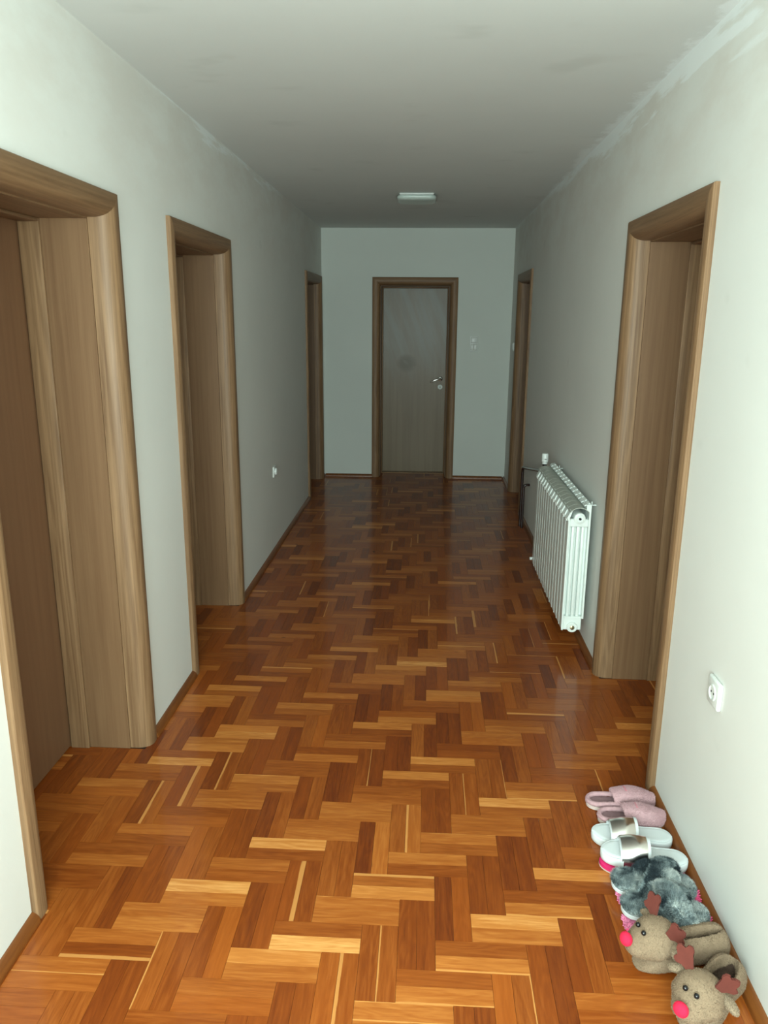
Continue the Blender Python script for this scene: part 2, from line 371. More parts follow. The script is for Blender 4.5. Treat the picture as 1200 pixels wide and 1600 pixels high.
# ------------------------------------------------------------------ doors
PROFILE = [(0, 0), (0, .014), (.003, .018), (.012, .021), (.034, .022), (.046, .0205), (.057, .016), (.067, .008), (.0745, -.003),
           (.0795, -.016), (.082, -.030), (.0825, -.060), (INS, -.060), (INS, 0)]
def door(nm, label, wall, y0, y1, leafmat='oak_leaf', handle=False):
    wd = y1 - y0
    if wall == 'left':  T = lambda a, v, z: (v, a, z);  root = empty(nm, (0, y0, 0)); head = 'oak_head'
    elif wall == 'right': T = lambda a, v, z: (-v, a, z); root = empty(nm, (W, y0, 0)); head = 'oak_head'
    else:               T = lambda a, v, z: (a, -v, z); root = empty(nm, (y0, D, 0)); head = 'oak_head_end'
    tag(root, label, 'door', kind='structure')
    bm = bmesh.new(); prism(bm, PROFILE, lambda p, t: T(p[0], p[1], t), 0.0, lambda p: HT-p[0]); link('casing', bm, 'oak_casing', root, 25)
    bm = bmesh.new(); prism(bm, PROFILE, lambda p, t: T(wd-p[0], p[1], t), 0.0, lambda p: HT-p[0]); link('casing', bm, 'oak_casing', root, 25)
    bm = bmesh.new(); prism(bm, PROFILE, lambda p, t: T(t, p[1], HT-p[0]), lambda p: p[0], lambda p: wd-p[0]); link('head_casing', bm, head, root, 25)
    def bx(a0, a1, v0, v1, z0, z1, bev=0.0):
        A, B = T(a0, v0, z0), T(a1, v1, z1); b_ = bmesh.new()
        box(b_, [min(p, q) for p, q in zip(A, B)], [max(p, q) for p, q in zip(A, B)], bev); return b_
    JA, JB = INS, .0875
    link('jamb', bx(JA, JB, -.0605, -REV, 0, HT-INS), 'oak_jamb', root); link('jamb', bx(wd-JB, wd-JA, -.0605, -REV, 0, HT-INS), 'oak_jamb', root)
    link('head_jamb', bx(JB, wd-JB, -.0605, -REV, HT-JB, HT-INS), head, root)
    SA = .0990
    link('door_stop', bx(JB, SA, -.222, -.296, 0, HT-JB, .003), 'oak_casing', root, 30); link('door_stop', bx(wd-SA, wd-JB, -.222, -.296, 0, HT-JB, .003), 'oak_casing', root, 30)
    link('door_stop', bx(SA, wd-SA, -.222, -.296, HT-SA, HT-JB, .003), head, root, 30)
    leaf = link('door_leaf', bx(JB+.002, wd-JB-.002, -.300, -.340, .007, HT-JB-.003, .0015), leafmat, root)
    if handle:
        hx = wd - JB - .066; vz = -.300
        b_ = bmesh.new(); lathe(b_, [(.0, 0), (.026, 0), (.026, .006), (.022, .009), (0, .009)], T(hx, vz, 1.040), T(0, 1, 0)); rose = link('handle_rose', b_, 'chrome', leaf, 40)
        b_ = bmesh.new()
        tube(b_, [T(hx, vz+.004, 1.040), T(hx, vz+.040, 1.040), T(hx-.006, vz+.050, 1.041), T(hx-.020, vz+.054, 1.040), T(hx-.045, vz+.054, 1.032),
                  T(hx-.070, vz+.054, 1.020), T(hx-.092, vz+.053, 1.008), T(hx-.108, vz+.050, 1.006)], lambda t: .0095-.0025*t, 12)
        link('door_handle', b_, 'chrome', leaf, 40)
        b_ = bmesh.new(); lathe(b_, [(.0, 0), (.026, 0), (.026, .006), (.022, .009), (0, .009)], T(hx, vz, .950), T(0, 1, 0)); link('keyhole_plate', b_, 'white_enamel', leaf, 40)
        b_ = bmesh.new(); cyl(b_, T(hx, vz+.0085, .950), T(hx, vz+.0098, .950), .006); link('keyhole', b_, 'hole_dark', leaf)
        link('threshold', bx(JB, wd-JB, -.225, -.345, .0, .006, .002), 'oak_threshold', root)
    return root
door('door_1', 'oak-veneered door deep in its rounded frame, nearest on the left, cut by the photo edge', 'left', *DOORS['left'][0])
door('door_2', 'narrow-looking oak doorway, second on the left wall', 'left', *DOORS['left'][1])
door('door_3', 'dark oak doorway at the far end of the left wall, touching the corner', 'left', *DOORS['left'][2])
door('door_4', 'oak doorway on the right wall between radiator and white socket', 'right', *DOORS['right'][0])
door('door_5', 'dark oak doorway on the right wall beyond the radiator', 'right', *DOORS['right'][1])
door('door_6', 'greyish stained door with lever handle, facing the viewer at the corridor end', 'end', *DOORS['end'][0], leafmat='oak_leaf_stained', handle=True)

# ------------------------------------------------------------------ skirting strips
SK = [(0, 0), (.024, 0), (.024, .006), (.021, .017), (.013, .026), (.005, .030), (0, .030)]
def skirting(nm, label, runs, T):
    root = tag(empty(nm), label, 'baseboard', kind='structure')
    for a, b in runs:
        bm = bmesh.new(); prism(bm, SK, lambda p, t: T(p, t), a, b); link('strip', bm, 'skirting', root, 35)
dl, dr, de = DOORS['left'], DOORS['right'], DOORS['end']
skirting('baseboard_left', 'low brown wooden skirting strip along the left wall', [(YB, dl[0][0]), (dl[0][1], dl[1][0]), (dl[1][1], dl[2][0]), (dl[2][1], D)], lambda p, t: (p[0], t, p[1]))
skirting('baseboard_right', 'low brown wooden skirting strip along the right wall', [(YB, dr[0][0]), (dr[0][1], dr[1][0]), (dr[1][1], D)], lambda p, t: (W-p[0], t, p[1]))
skirting('baseboard_end', 'low brown wooden skirting strip under the end wall', [(0.024, de[0][0]), (de[0][1], W-.024)], lambda p, t: (t, D-p[0], p[1]))

# ------------------------------------------------------------------ parquet floor: double herringbone
bm = bmesh.new(); box(bm, (-REV, YB-.25, -.08), (W+REV, D+REV, -.0045))
floor = tag(link('floor', bm, 'subfloor'), 'glossy orange-brown oak parquet laid in paired herringbone', 'floor', kind='structure')
LP, BP, OX, OY = 0.2500, 0.1033, 0.7935, 1.8115
regions = [(0.0, W, YB, D)]
for a, b in DOORS['left']: regions.append((-.345, 0.0, a+.089, b-.089))
for a, b in DOORS['right']: regions.append((W, W+.345, a+.089, b-.089))
for a, b in DOORS['end']: regions.append((a+.089, b-.089, D, D+.224))
# planks that stand out: floor x, floor y, tone, sapwood edge
PLANK_LOOK = [
    (0.665, 2.131, 0.82, 0.000), (0.456, 1.928, 0.85, 0.000), (0.810, 1.728, 0.88, 0.000), (0.706, 1.675, 0.72, 0.000), (1.380, 1.849, 0.80, 0.000), (1.437, 2.417, 0.80, 0.000),
    (1.268, 1.689, 0.62, -0.008), (1.171, 1.582, 0.58, -0.006), (0.914, 1.891, 0.54, 0.004), (1.022, 1.936, 0.70, 0.000), (1.123, 2.095, 0.58, 0.000), (1.235, 2.205, 0.56, 0.004),
    (1.189, 2.668, 0.72, 0.000), (1.081, 2.565, 0.66, 0.000), (1.243, 3.216, 0.66, 0.000), (0.375, 2.796, 0.72, 0.000), (0.270, 2.692, 0.66, 0.000), (0.528, 2.468, 0.60, 0.005),
    (1.002, 3.484, 0.66, 0.000), (0.556, 3.538, 0.60, 0.000), (0.741, 3.687, 0.68, 0.000), (0.322, 3.294, 0.60, 0.000), (0.933, 2.905, 0.64, 0.000), (0.669, 3.169, 0.58, 0.000),
    (1.532, 2.477, 0.60, -0.008), (1.520, 2.064, 0.74, 0.000), (1.450, 1.896, 0.58, -0.008), (0.377, 1.772, 0.58, 0.000), (0.992, 2.338, 0.54, 0.000), (0.771, 2.213, 0.52, 0.000),
    (0.534, 2.034, 0.48, 0.000), (1.058, 1.542, 0.58, 0.004), (0.019, 3.106, 0.60, 0.004), (0.485, 3.041, 0.58, 0.000), (1.415, 2.932, 0.52, 0.000), (1.431, 2.850, 0.52, 0.000),
    (1.097, 1.783, 0.20, 0.000), (1.073, 1.782, 0.20, 0.000), (0.917, 2.120, 0.08, 0.000), (1.012, 2.683, 0.10, 0.000), (0.976, 2.680, 0.10, 0.000), (0.908, 2.598, 0.15, 0.000),
    (0.808, 2.517, 0.14, 0.000), (0.860, 3.027, 0.08, 0.000), (1.070, 3.327, 0.08, 0.000), (1.457, 2.660, 0.14, 0.000), (1.409, 3.150, 0.12, 0.000), (1.250, 2.927, 0.14, 0.000),
    (1.490, 2.222, 0.20, 0.000), (1.295, 2.000, 0.18, 0.000), (1.329, 2.003, 0.20, 0.000), (1.424, 1.677, 0.24, 0.000), (0.964, 1.673, 0.28, 0.000), (0.765, 1.920, 0.24, 0.000),
    (0.639, 1.823, 0.24, 0.000), (0.562, 2.748, 0.13, 0.000), (0.521, 2.140, 0.22, 0.000), (1.130, 2.316, 0.22, 0.000), (0.275, 1.951, 0.22, 0.000), (1.024, 1.677, 0.34, 0.006),
    (0.920, 1.611, 0.34, 0.012), (1.079, 2.233, 0.50, 0.010), (0.990, 2.134, 0.55, 0.000), (0.349, 2.536, 0.30, 0.009), (0.189, 2.406, 0.40, 0.012), (1.371, 1.605, 0.34, -0.006),
    (1.390, 2.556, 0.30, -0.004), (1.281, 2.478, 0.30, 0.005), (0.381, 1.612, 0.36, 0.006),
]
def pnoise(i, j, k): return random.Random(i*7919+j*104729+k*1299709).random()
planks = []
for j in range(-26, 14):
    for i in range(-60, 90):
        bx_, by_ = OX + i*BP + j*LP, OY + i*BP - j*LP
        if not (-.9 < bx_ < W+.9 and YB-.6 < by_ < D+.6): continue
        for k in range(2):
            planks.append((bx_, by_+k*BP/2, LP, BP/2, 0, i, j, k))
            planks.append((bx_+LP+k*BP/2, by_+BP-LP, BP/2, LP, 1, i, j, k+2))
GAP = .00035; TH = .0042
out = []
for (x0, y0, dx, dy, ori, i, j, k) in planks:
    pieces = []
    for (rx0, rx1, ry0, ry1) in regions:
        a0, a1, b0, b1 = max(x0+GAP, rx0), min(x0+dx-GAP, rx1), max(y0+GAP, ry0), min(y0+dy-GAP, ry1)
        if a1-a0 > .002 and b1-b0 > .002: pieces.append((a0, a1, b0, b1))
    if not pieces: continue
    cx, cy = x0+dx/2, y0+dy/2
    rn = [pnoise(i, j, k*10+q) for q in range(6)]
    t = .33 + .16*(rn[0]-.5)*2 + (.075 if ori == 0 else -.075)  # crosswise planks lighter, lengthwise darker: view-dependent wood sheen put into the tone
    if rn[1] < (.09 if ori == 0 else .02): t += .24
    if rn[1] > .90: t -= .07
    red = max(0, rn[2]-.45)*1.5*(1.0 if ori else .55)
    sap = 0.0
    if rn[3] < .08: sap = (1 if rn[4] < .5 else -1)*(.004 + .012*rn[5]**1.5)
    for ox, oy, ot, os_ in PLANK_LOOK:
        if x0 <= ox <= x0+dx and y0 <= oy <= y0+dy: t, sap, red = ot, os_, red*.6; break
    full = len(pieces) == 1 and abs((pieces[0][1]-pieces[0][0])-(dx-2*GAP)) < 1e-6 and abs((pieces[0][3]-pieces[0][2])-(dy-2*GAP)) < 1e-6
    d = Vector((cx, cy, 0))-CAM; dep = d.dot(fw)
    sx, sy = d.dot(rv)/dep*1191.57, d.dot(uv_)/dep*1191.57
    vis = dep > 0 and abs(sx) < 640 and abs(sy) < 850
    area = sum((p[1]-p[0])*(p[3]-p[2]) for p in pieces)*abs(d.normalized().z)/d.length_squared if vis else 0
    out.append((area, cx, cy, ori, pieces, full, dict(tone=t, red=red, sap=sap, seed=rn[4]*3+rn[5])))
out.sort(key=lambda q: -q[0])
def plank_geo(bm, lay, pieces, cx, cy, ori, origin):
    fs = []
    for a0, a1, b0, b1 in pieces:
        r = bmesh.ops.create_cube(bm, size=1.0); vs = r['verts']
        for v in vs: v.co = Vector(((a0+a1)/2+v.co.x*(a1-a0), (b0+b1)/2+v.co.y*(b1-b0), -TH/2+v.co.z*TH))
        for f in {f for v in vs for f in v.link_faces}:
            fs.append(f)
            for l in f.loops:
                X, Y = l.vert.co.x-cx, l.vert.co.y-cy
                l[lay] = Vector((X, Y, 0)) if ori == 0 else Vector((Y, -X, 0))
        for v in vs: v.co -= Vector(origin)
    return fs
def plank_mesh(nm, pieces, cx, cy, ori, origin):
    bm = bmesh.new(); lay = bm.loops.layers.float_vector.new('pc'); plank_geo(bm, lay, pieces, cx, cy, ori, origin)
    me = bpy.data.meshes.new(nm); bm.to_mesh(me); bm.free(); me.materials.append(MAT['parquet']); return me
shared = [plank_mesh('plank', [(-LP/2+GAP, LP/2-GAP, -BP/4+GAP, BP/4-GAP)], 0, 0, 0, (0, 0, 0)),
          plank_mesh('plank', [(-BP/4+GAP, BP/4-GAP, -LP/2+GAP, LP/2-GAP)], 0, 0, 1, (0, 0, 0))]
for area, cx, cy, ori, pieces, full, props in out[:300]:
    me = shared[ori] if full else plank_mesh('plank', pieces, cx, cy, ori, (cx, cy, 0))
    o = bpy.data.objects.new('plank', me); COL.objects.link(o); o.location = (cx, cy, 0); o.parent = floor
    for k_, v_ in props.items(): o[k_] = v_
bm = bmesh.new(); lay = bm.loops.layers.float_vector.new('pc')
fl = {k_: bm.faces.layers.float.new('g_'+k_) for k_ in ('tone', 'red', 'sap', 'seed')}
for area, cx, cy, ori, pieces, full, props in out[300:]:
    for f in plank_geo(bm, lay, pieces, cx, cy, ori, (0, 0, 0)):
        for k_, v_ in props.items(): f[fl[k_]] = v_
me = bpy.data.meshes.new('far_planks'); bm.to_mesh(me); bm.free(); me.materials.append(MAT['parquet'])
o = bpy.data.objects.new('far_planks', me); COL.objects.link(o); o.parent = floor; o['kind'] = 'stuff'

# ------------------------------------------------------------------ ceiling lamp
lamp = tag(empty('ceiling_lamp', (0.995, 6.02, H)), 'flat white rectangular lamp fixed under the ceiling before the end wall', 'lamp')
bm = bmesh.new(); box(bm, (-.125, -.125, -.014), (.125, .125, 0), .006); link('base_plate', bm, 'white_plastic', lamp, 40)
bm = bmesh.new()
loops = []
for z_, s_ in ((-.016, .128), (-.019, .140), (-.030, .142), (-.040, .138), (-.047, .124), (-.051, .10), (-.053, .06), (-.0535, .02)):
    c_ = min(.045, s_*.6); lp = []
    for qx, qy, a0 in ((1, 1, 0), (-1, 1, PI/2), (-1, -1, PI), (1, -1, 1.5*PI)):
        for a_ in range(7):
            an = a0 + a_*PI/12; lp.append(bm.verts.new((qx*(s_-c_)+c_*math.cos(an), qy*(s_-c_)+c_*math.sin(an), z_)))
    loops.append(lp)
for a, b in zip(loops, loops[1:]):
    for k in range(len(a)): bm.faces.new((a[k], a[(k+1) % len(a)], b[(k+1) % len(a)], b[k]))
bm.faces.new(loops[0]); bm.faces.new(loops[-1])
link('diffuser', bm, 'lamp_plastic', lamp, 50)

# ------------------------------------------------------------------ switches and sockets
def wall_T(wall):
    # local: x along the wall, y out of the wall, z up
    return {'left': Matrix(((0, 1, 0), (-1, 0, 0), (0, 0, 1))), 'right': Matrix(((0, -1, 0), (1, 0, 0), (0, 0, 1))), 'end': Matrix(((1, 0, 0), (0, -1, 0), (0, 0, 1)))}[wall]
def plate(nm, label, cat, wall, loc, w, h, th=.010):
    root = tag(empty(nm, loc), label, cat); M = wall_T(wall)
    def part(name, mat, build, parent=None, smooth=40):
        b = bmesh.new(); build(b)
        for v in b.verts: v.co = M @ v.co
        return link(name, b, mat, parent or root, smooth)
    part('cover_plate', 'white_plastic', lambda b: box(b, (-w/2, 0, -h/2), (w/2, th, h/2), min(.006, th*.45), 3))
    return part
p = plate('light_switch', 'white double wall switch beside the end door', 'switch', 'end', (1.580, D, 1.424), .082, .156)
p('rocker', 'white_plastic', lambda b: box(b, (-.029, .006, .008), (.029, .015, .062), .003))
p('rocker_gap', 'grey_enamel', lambda b: box(b, (-.032, .006, .004), (.032, .0108, .066)))
p('rocker_gap', 'grey_enamel', lambda b: box(b, (-.032, .006, -.066), (.032, .0108, -.004)))
for s in (-1, 1): p('rocker', 'white_plastic', lambda b: box(b, (s*.0155-.0135, .006, -.062), (s*.0155+.0135, .014, -.008), .003))
p = plate('light_switch', 'small white switch on the right wall beside the far oak doorway', 'switch', 'right', (W, 7.785, 1.411), .082, .082)
p('rocker', 'white_plastic', lambda b: box(b, (-.029, .006, -.029), (.029, .015, .029), .003))
def schuko(label, wall, loc, th=.012):
    q = plate('wall_socket', label, 'socket', wall, loc, .084, .084, th)
    q('socket_ring', 'white_plastic', lambda b: lathe(b, [(.0195, th-.002), (.0195, th+.0025), (.0212, th+.0035), (.0245, th+.0025), (.0255, th-.001), (.0195, th-.002)], (0, 0, 0), (0, 1, 0)))
    well = q('socket_well', 'white_plastic', lambda b: cyl(b, (0, th-.003, 0), (0, th+.0004, 0), .0196, 28))
    for s in (-1, 1): q('pin_hole', 'hole_dark', lambda b: cyl(b, (s*.0095, th+.0002, 0), (s*.0095, th+.0009, 0), .0034, 12), well)
schuko('white wall socket above the slippers, near the right edge', 'right', (W, 2.070, .628), .014)
q = plate('wall_socket', 'small white wall socket low on the left wall past the second doorway', 'socket', 'left', (0, 5.385, .590), .080, .080, .012)
q('socket_ring', 'white_plastic', lambda b: lathe(b, [(.026, .010), (.026, .020), (.022, .026), (.010, .026), (0, .026)], (0, 0, 0), (0, 1, 0)))

# ------------------------------------------------------------------ radiator
NSEC, PITCH = 14, .080
ry0, rx = 3.700, W - .034                 # near end, back of the sections
rad = tag(empty('radiator', (rx, ry0, .115)), 'white aluminium sectional radiator hung on the right wall', 'radiator')
# local: x negative = into the room, y along the wall, z up from the radiator's bottom
def section_bm():
    bm = bmesh.new(); g = .0012; y0, y1 = g, PITCH-g
    fr = [(-.109, .020), (-.106, .010), (-.101, .010), (-.101, .588), (-.104, .612), (-.1105, .606), (-.109, .580)]
    prism(bm, fr, lambda p_, t: (p_[0], t, p_[1]), y0, y1)                                   # front plate
    prism(bm, [(-.010, .075), (-.001, .075), (-.001, .676), (-.024, .676), (-.024, .650), (-.010, .640)], lambda p_, t: (p_[0], t, p_[1]), y0, y1)   # back plate
    box(bm, (-.101, PITCH/2-.004, .040), (-.010, PITCH/2+.004, .600))                        # web
    for xa, wd in ((-.080, .026), (-.056, .030), (-.032, .026)):                             # vertical fins
        box(bm, (xa-.0085, PITCH/2-wd, .070), (xa+.0085, PITCH/2+wd, .575), .006, 2)
    box(bm, (-.1099, y0, .012), (-.108, y0+.0035, .600))    # raised bead on the front plate
    box(bm, (-.1015, y0+.002, .012), (-.0095, y1-.002, .085), .004, 1); box(bm, (-.1015, y0+.004, .560), (-.0095, y1-.004, .600), .004, 1)
    cyl(bm, (-.056, y0, .030), (-.056, y1, .030), .028, 20); cyl(bm, (-.056, y0, .606), (-.056, y1, .606), .028, 20)   # headers
    return bm
def louvre_bm():
    bm = bmesh.new(); c = (-.056, .600)
    o_ = arc(c, .060, PI*.80, PI*.16, 10); i_ = arc(c, .0565, PI*.16, PI*.80, 10)
    prism(bm, o_+i_, lambda p_, t: (p_[0], t, p_[1]), .0022, PITCH-.0022); return bm
def tab_bm(k):
    bm = bmesh.new(); yc = PITCH*(.28 if k == 0 else .74); hw_ = .017 if k == 0 else .015; dz = 0 if k == 0 else -.010
    prism(bm, [(-.1125, .592+dz), (-.116, .606+dz), (-.098, .644+dz), (-.091, .640+dz), (-.103, .604+dz), (-.104, .592+dz)],
          lambda p_, t: (p_[0], t, p_[1]), yc-hw_, yc+hw_); return bm
def btab_bm():
    bm = bmesh.new(); prism(bm, [(-.034, .664), (-.034, .670), (-.006, .682), (-.006, .674)], lambda p_, t: (p_[0], t, p_[1]), .016, PITCH-.016); return bm
first = []
for s in range(NSEC):
    if s == 0:
        sec = link('section', section_bm(), 'white_enamel', rad, 35)
        subs = [link('top_louvre', louvre_bm(), 'grey_enamel', sec, 35), link('front_tab', tab_bm(0), 'white_enamel', sec, 35),
                link('front_tab', tab_bm(1), 'white_enamel', sec, 35), link('back_tab', btab_bm(), 'white_enamel', sec, 35)]
        first = [sec]+subs
    else:
        c_ = first[0].copy(); COL.objects.link(c_); c_.parent = rad; c_.location = (0, s*PITCH, 0)
        for q_ in first[1:]:
            e_ = q_.copy(); COL.objects.link(e_); e_.parent = c_
bm = bmesh.new(); lathe(bm, [(0, 0), (.027, 0), (.027, -.008), (.0175, -.012), (.0165, -.009), (0, -.009)], (-.056, .001, .606), (0, 1, 0)); link('end_plug', bm, 'white_enamel', rad, 40)
bm = bmesh.new(); lathe(bm, [(0, 0), (.006, 0), (.006, -.009), (0, -.009)], (-.056, -.008, .606), (0, 1, 0)); link('bleed_screw', bm, 'dark_plastic', rad, 40)
bm = bmesh.new(); lathe(bm, [(0, 0), (.027, 0), (.027, -.008), (.024, -.011), (0, -.011)], (-.056, .001, .030), (0, 1, 0)); pl = link('end_plug', bm, 'white_enamel', rad, 40)
bm = bmesh.new(); lathe(bm, [(0, -.008), (.0115, -.009), (.0115, -.013), (.0095, -.0145), (0, -.0145)], (-.056, 0, .030), (0, 1, 0)); link('drain_cap', bm, 'brass', pl, 40)
LR = NSEC*PITCH
bm = bmesh.new(); cyl(bm, (-.056, LR, .606), (-.056, LR+.035, .606), .012); cyl(bm, (-.056, LR+.035, .606), (-.056, LR+.085, .606), .019, 8); cyl(bm, (-.056, LR+.060, .606), (-.056, LR+.060, .655), .014)
link('inlet_valve', bm, 'dark_plastic', rad, 40)
bm = bmesh.new(); lathe(bm, [(0, 0), (.017, 0), (.017, .012), (.021, .016), (.021, .060), (.018, .068), (0, .068)], (-.056, LR+.060, .660), (0, 0, 1))
th = link('thermostat_head', bm, 'white_plastic', rad, 40)
bm = bmesh.new(); box(bm, (-.062, LR+.0385, .690), (-.048, LR+.0400, .694)); link('dial_mark', bm, 'hole_dark', th)
bm = bmesh.new(); cyl(bm, (-.056, LR, .030), (-.056, LR+.05, .030), .013); cyl(bm, (-.056, LR+.04, .030), (-.120, LR+.04, .026), .010); link('return_valve', bm, 'white_enamel', rad, 40)
for hy in (.055, LR-.1):
    bm = bmesh.new(); tube(bm, [(.033, hy, .662), (.014, hy, .662), (.011, hy, .664), (.010, hy, .680)], .003, 8); link('wall_hook', bm, 'white_enamel', rad, 40)
def bend(pts, r=.035, k=6):
    P = [Vector(p_) for p_ in pts]; o_ = [P[0]]
    for a, b, c in zip(P, P[1:], P[2:]):
        d0, d1 = (a-b).normalized(), (c-b).normalized(); s0, s1 = b+d0*r, b+d1*r
        for i in range(k+1):
            t = i/k; o_.append((1-t)**2*s0 + 2*t*(1-t)*b + t*t*s1)
    return o_+[P[-1]]
bm = bmesh.new(); tube(bm, bend([(1.898, 6.200, 0), (1.898, 6.200, .500), (1.906, 6.060, .520), (rx-.056, ry0+LR+.0865, .721)], .045), .0125, 14)
tag(link('heating_pipe', bm, 'black_pipe', None, 50), 'taller black heating pipe rising from the floor and bending to the radiator valve', 'pipe', 'heating pipes behind the radiator')
bm = bmesh.new(); tube(bm, bend([(1.906, 6.140, 0), (1.906, 6.140, .365), (W+.01, 6.140, .365)], .03), .0105, 14)
tag(link('heating_pipe', bm, 'black_pipe', None, 50), 'shorter black heating pipe bending into the right wall behind the radiator', 'pipe', 'heating pipes behind the radiator')

# ------------------------------------------------------------------ slippers
def sstep(a, b, t):
    t = max(0, min(1, (t-a)/(b-a))); return t*t*(3-2*t)
def foot(L, wh, wb, skew=.008):
    """returns half(t), mid(t): half width and sideways offset along a foot-shaped sole; t 0 heel .. 1 toe"""
    def half(t):
        b = wh + (wb-wh)*sstep(.28, .68, t) - .06*wb*math.exp(-((t-.42)/.14)**2)
        hc = L*.17/L
        if t < .17: b *= math.sqrt(max(0, 1-((.17-t)/.17)**2.2))
        if t > .70: b *= math.sqrt(max(0, 1-((t-.70)/.30)**2.4))
        return b/2
    return half, (lambda t: skew*sstep(.35, .8, t) - skew*.6*sstep(.8, 1, t))
def ts(k): return [.5-.5*math.cos(PI*i/k) for i in range(k+1)]
def slab(bm, L, half, mid, levels, k=30):
    """stack of outlines: levels = [(z, inset)] from bottom to top; z may be a function of t"""
    T_ = ts(k); rows = []
    for z, ins in levels:
        pts = []
        for t in T_: pts.append((t, 1))
        for t in T_[-2:0:-1]: pts.append((t, -1))
        row = []
        for t, s in pts:
            tt = ins/L + t*(1-2*ins/L); h = max(half(t)-ins, 0.0)
            row.append(bm.verts.new((tt*L, mid(tt)+s*h, z(tt) if callable(z) else z)))
        rows.append(row)
    n_ = len(rows[0])
    for a, b in zip(rows, rows[1:]):
        for i in range(n_): bm.faces.new((a[i], a[(i+1) % n_], b[(i+1) % n_], b[i]))
    for row, fl_ in ((rows[0], True), (rows[-1], False)):   # caps as strips
        m_ = k
        bm.faces.new((row[0], row[1], row[-1]))
        for i in range(1, m_-1): bm.faces.new((row[i], row[i+1], row[n_-i-1], row[n_-i]))
        bm.faces.new((row[m_-1], row[m_], row[m_+1]))
def dome(bm, L, half, mid, t0, t1, hfun, z0, thick, out=0.0, kt=16, ka=16, front_skew=0.0, a0=0.0, a1=PI):
    """arched upper from t0 to t1 standing on the sole's edge; thick = shell thickness"""
    grids = []
    for d in (0.0, thick):
        g_ = []
        for i in range(kt+1):
            t = t0+(t1-t0)*i/kt; row = []
            for j in range(ka+1):
                a = a0+(a1-a0)*j/ka; tt = min(max(t - front_skew*math.sin(a)*(1-i/kt), 0), 1)
                h = max(half(tt)+out-d, .001); zz = max(hfun(tt)-d, .002)
                ca = math.copysign(abs(math.cos(a))**.8, math.cos(a))
                row.append(bm.verts.new((tt*L + (0 if i < kt else (out-d)), mid(tt)+h*ca, z0+zz*math.sin(a)**.75 if 1e-6 < a < PI-1e-6 else z0)))
            g_.append(row)
        grids.append(g_)
    for q, g_ in enumerate(grids):
        for i in range(kt):
            for j in range(ka):
                f = bm.faces.new((g_[i][j], g_[i+1][j], g_[i+1][j+1], g_[i][j+1])); f.material_index = q
    a, b = grids
    for j in range(ka): bm.faces.new((a[0][j], a[0][j+1], b[0][j+1], b[0][j])); bm.faces.new((a[kt][j], a[kt][j+1], b[kt][j+1], b[kt][j]))
def place(o, heel, toe, z=0.0, roll=0.0, pitch=0.0):
    a = math.atan2(toe[1]-heel[1], toe[0]-heel[0]); o.location = (heel[0], heel[1], z)
    o.rotation_euler = (roll, pitch, a)

# --- pink terry slippers, toes to the wall
def pink_slipper(label, heel, toe, flip):
    L = math.dist(heel, toe); half, mid = foot(L, .068, .080, .006*flip)
    root = tag(empty('pink_slipper'), label, 'slipper', 'pink terry slippers'); place(root, heel, toe)
    bm = bmesh.new(); slab(bm, L, half, mid, [(0, .003), (.003, 0), (.011, 0), (.013, .002)]); link('sole', bm, 'pale_sole', root, 40)
    h2 = lambda t: half(t)-.004
    bm = bmesh.new(); slab(bm, L, h2, mid, [(.013, .002), (.017, .002), (.0185, .006)]); fuzz(bm, 2500, .002, .0007, mask=lambda f: f.normal.z > .5); link('footbed', bm, 'pink_lining', root, 40)
    bm = bmesh.new(); dome(bm, L, half, mid, .40, .985, lambda t: .026+.030*math.sin(PI*min(1, max(0, (1.06-t)/.95)))**.8*(1-.35*sstep(.6, 1, t)), .012, .006, .003, front_skew=.05)
    fuzz(bm, 9000, .0035, .0008, mask=lambda f: f.material_index == 0); link('upper', bm, ['pink_terry', 'pink_lining'], root, 60)
    bm = bmesh.new(); path = []
    for i in range(33):
        s = -1 if i < 16 else 1; q = abs(i-16)/16; t = .55*q**1.6
        path.append((t*L+.004*(1-q), mid(t)+s*max(half(t)-.003, 0), .016+.010*math.sin(PI*.5*min(1, q+.35))))
    tube(bm, path, lambda t: .0075, 10); fuzz(bm, 3500, .0028, .0008); link('heel_rim', bm, 'pink_terry', root, 60)
    bm = bmesh.new(); dome(bm, L, half, mid, .54, .62, lambda t: .0585-.010*sstep(.5, .7, t), .012, .001, .0070, kt=3, ka=6, a0=PI*.40, a1=PI*.58)
    link('embroidered_patch', bm, 'pink_band', root, 60)
    return root
pink_slipper('pink terry slipper farthest from the viewer, touching the doorway edge', (1.690, 2.411), (1.930, 2.424), 1)
pink_slipper('pink terry slipper tucked behind the silver-strapped white slides', (1.713, 2.327), (1.938, 2.331), -1)

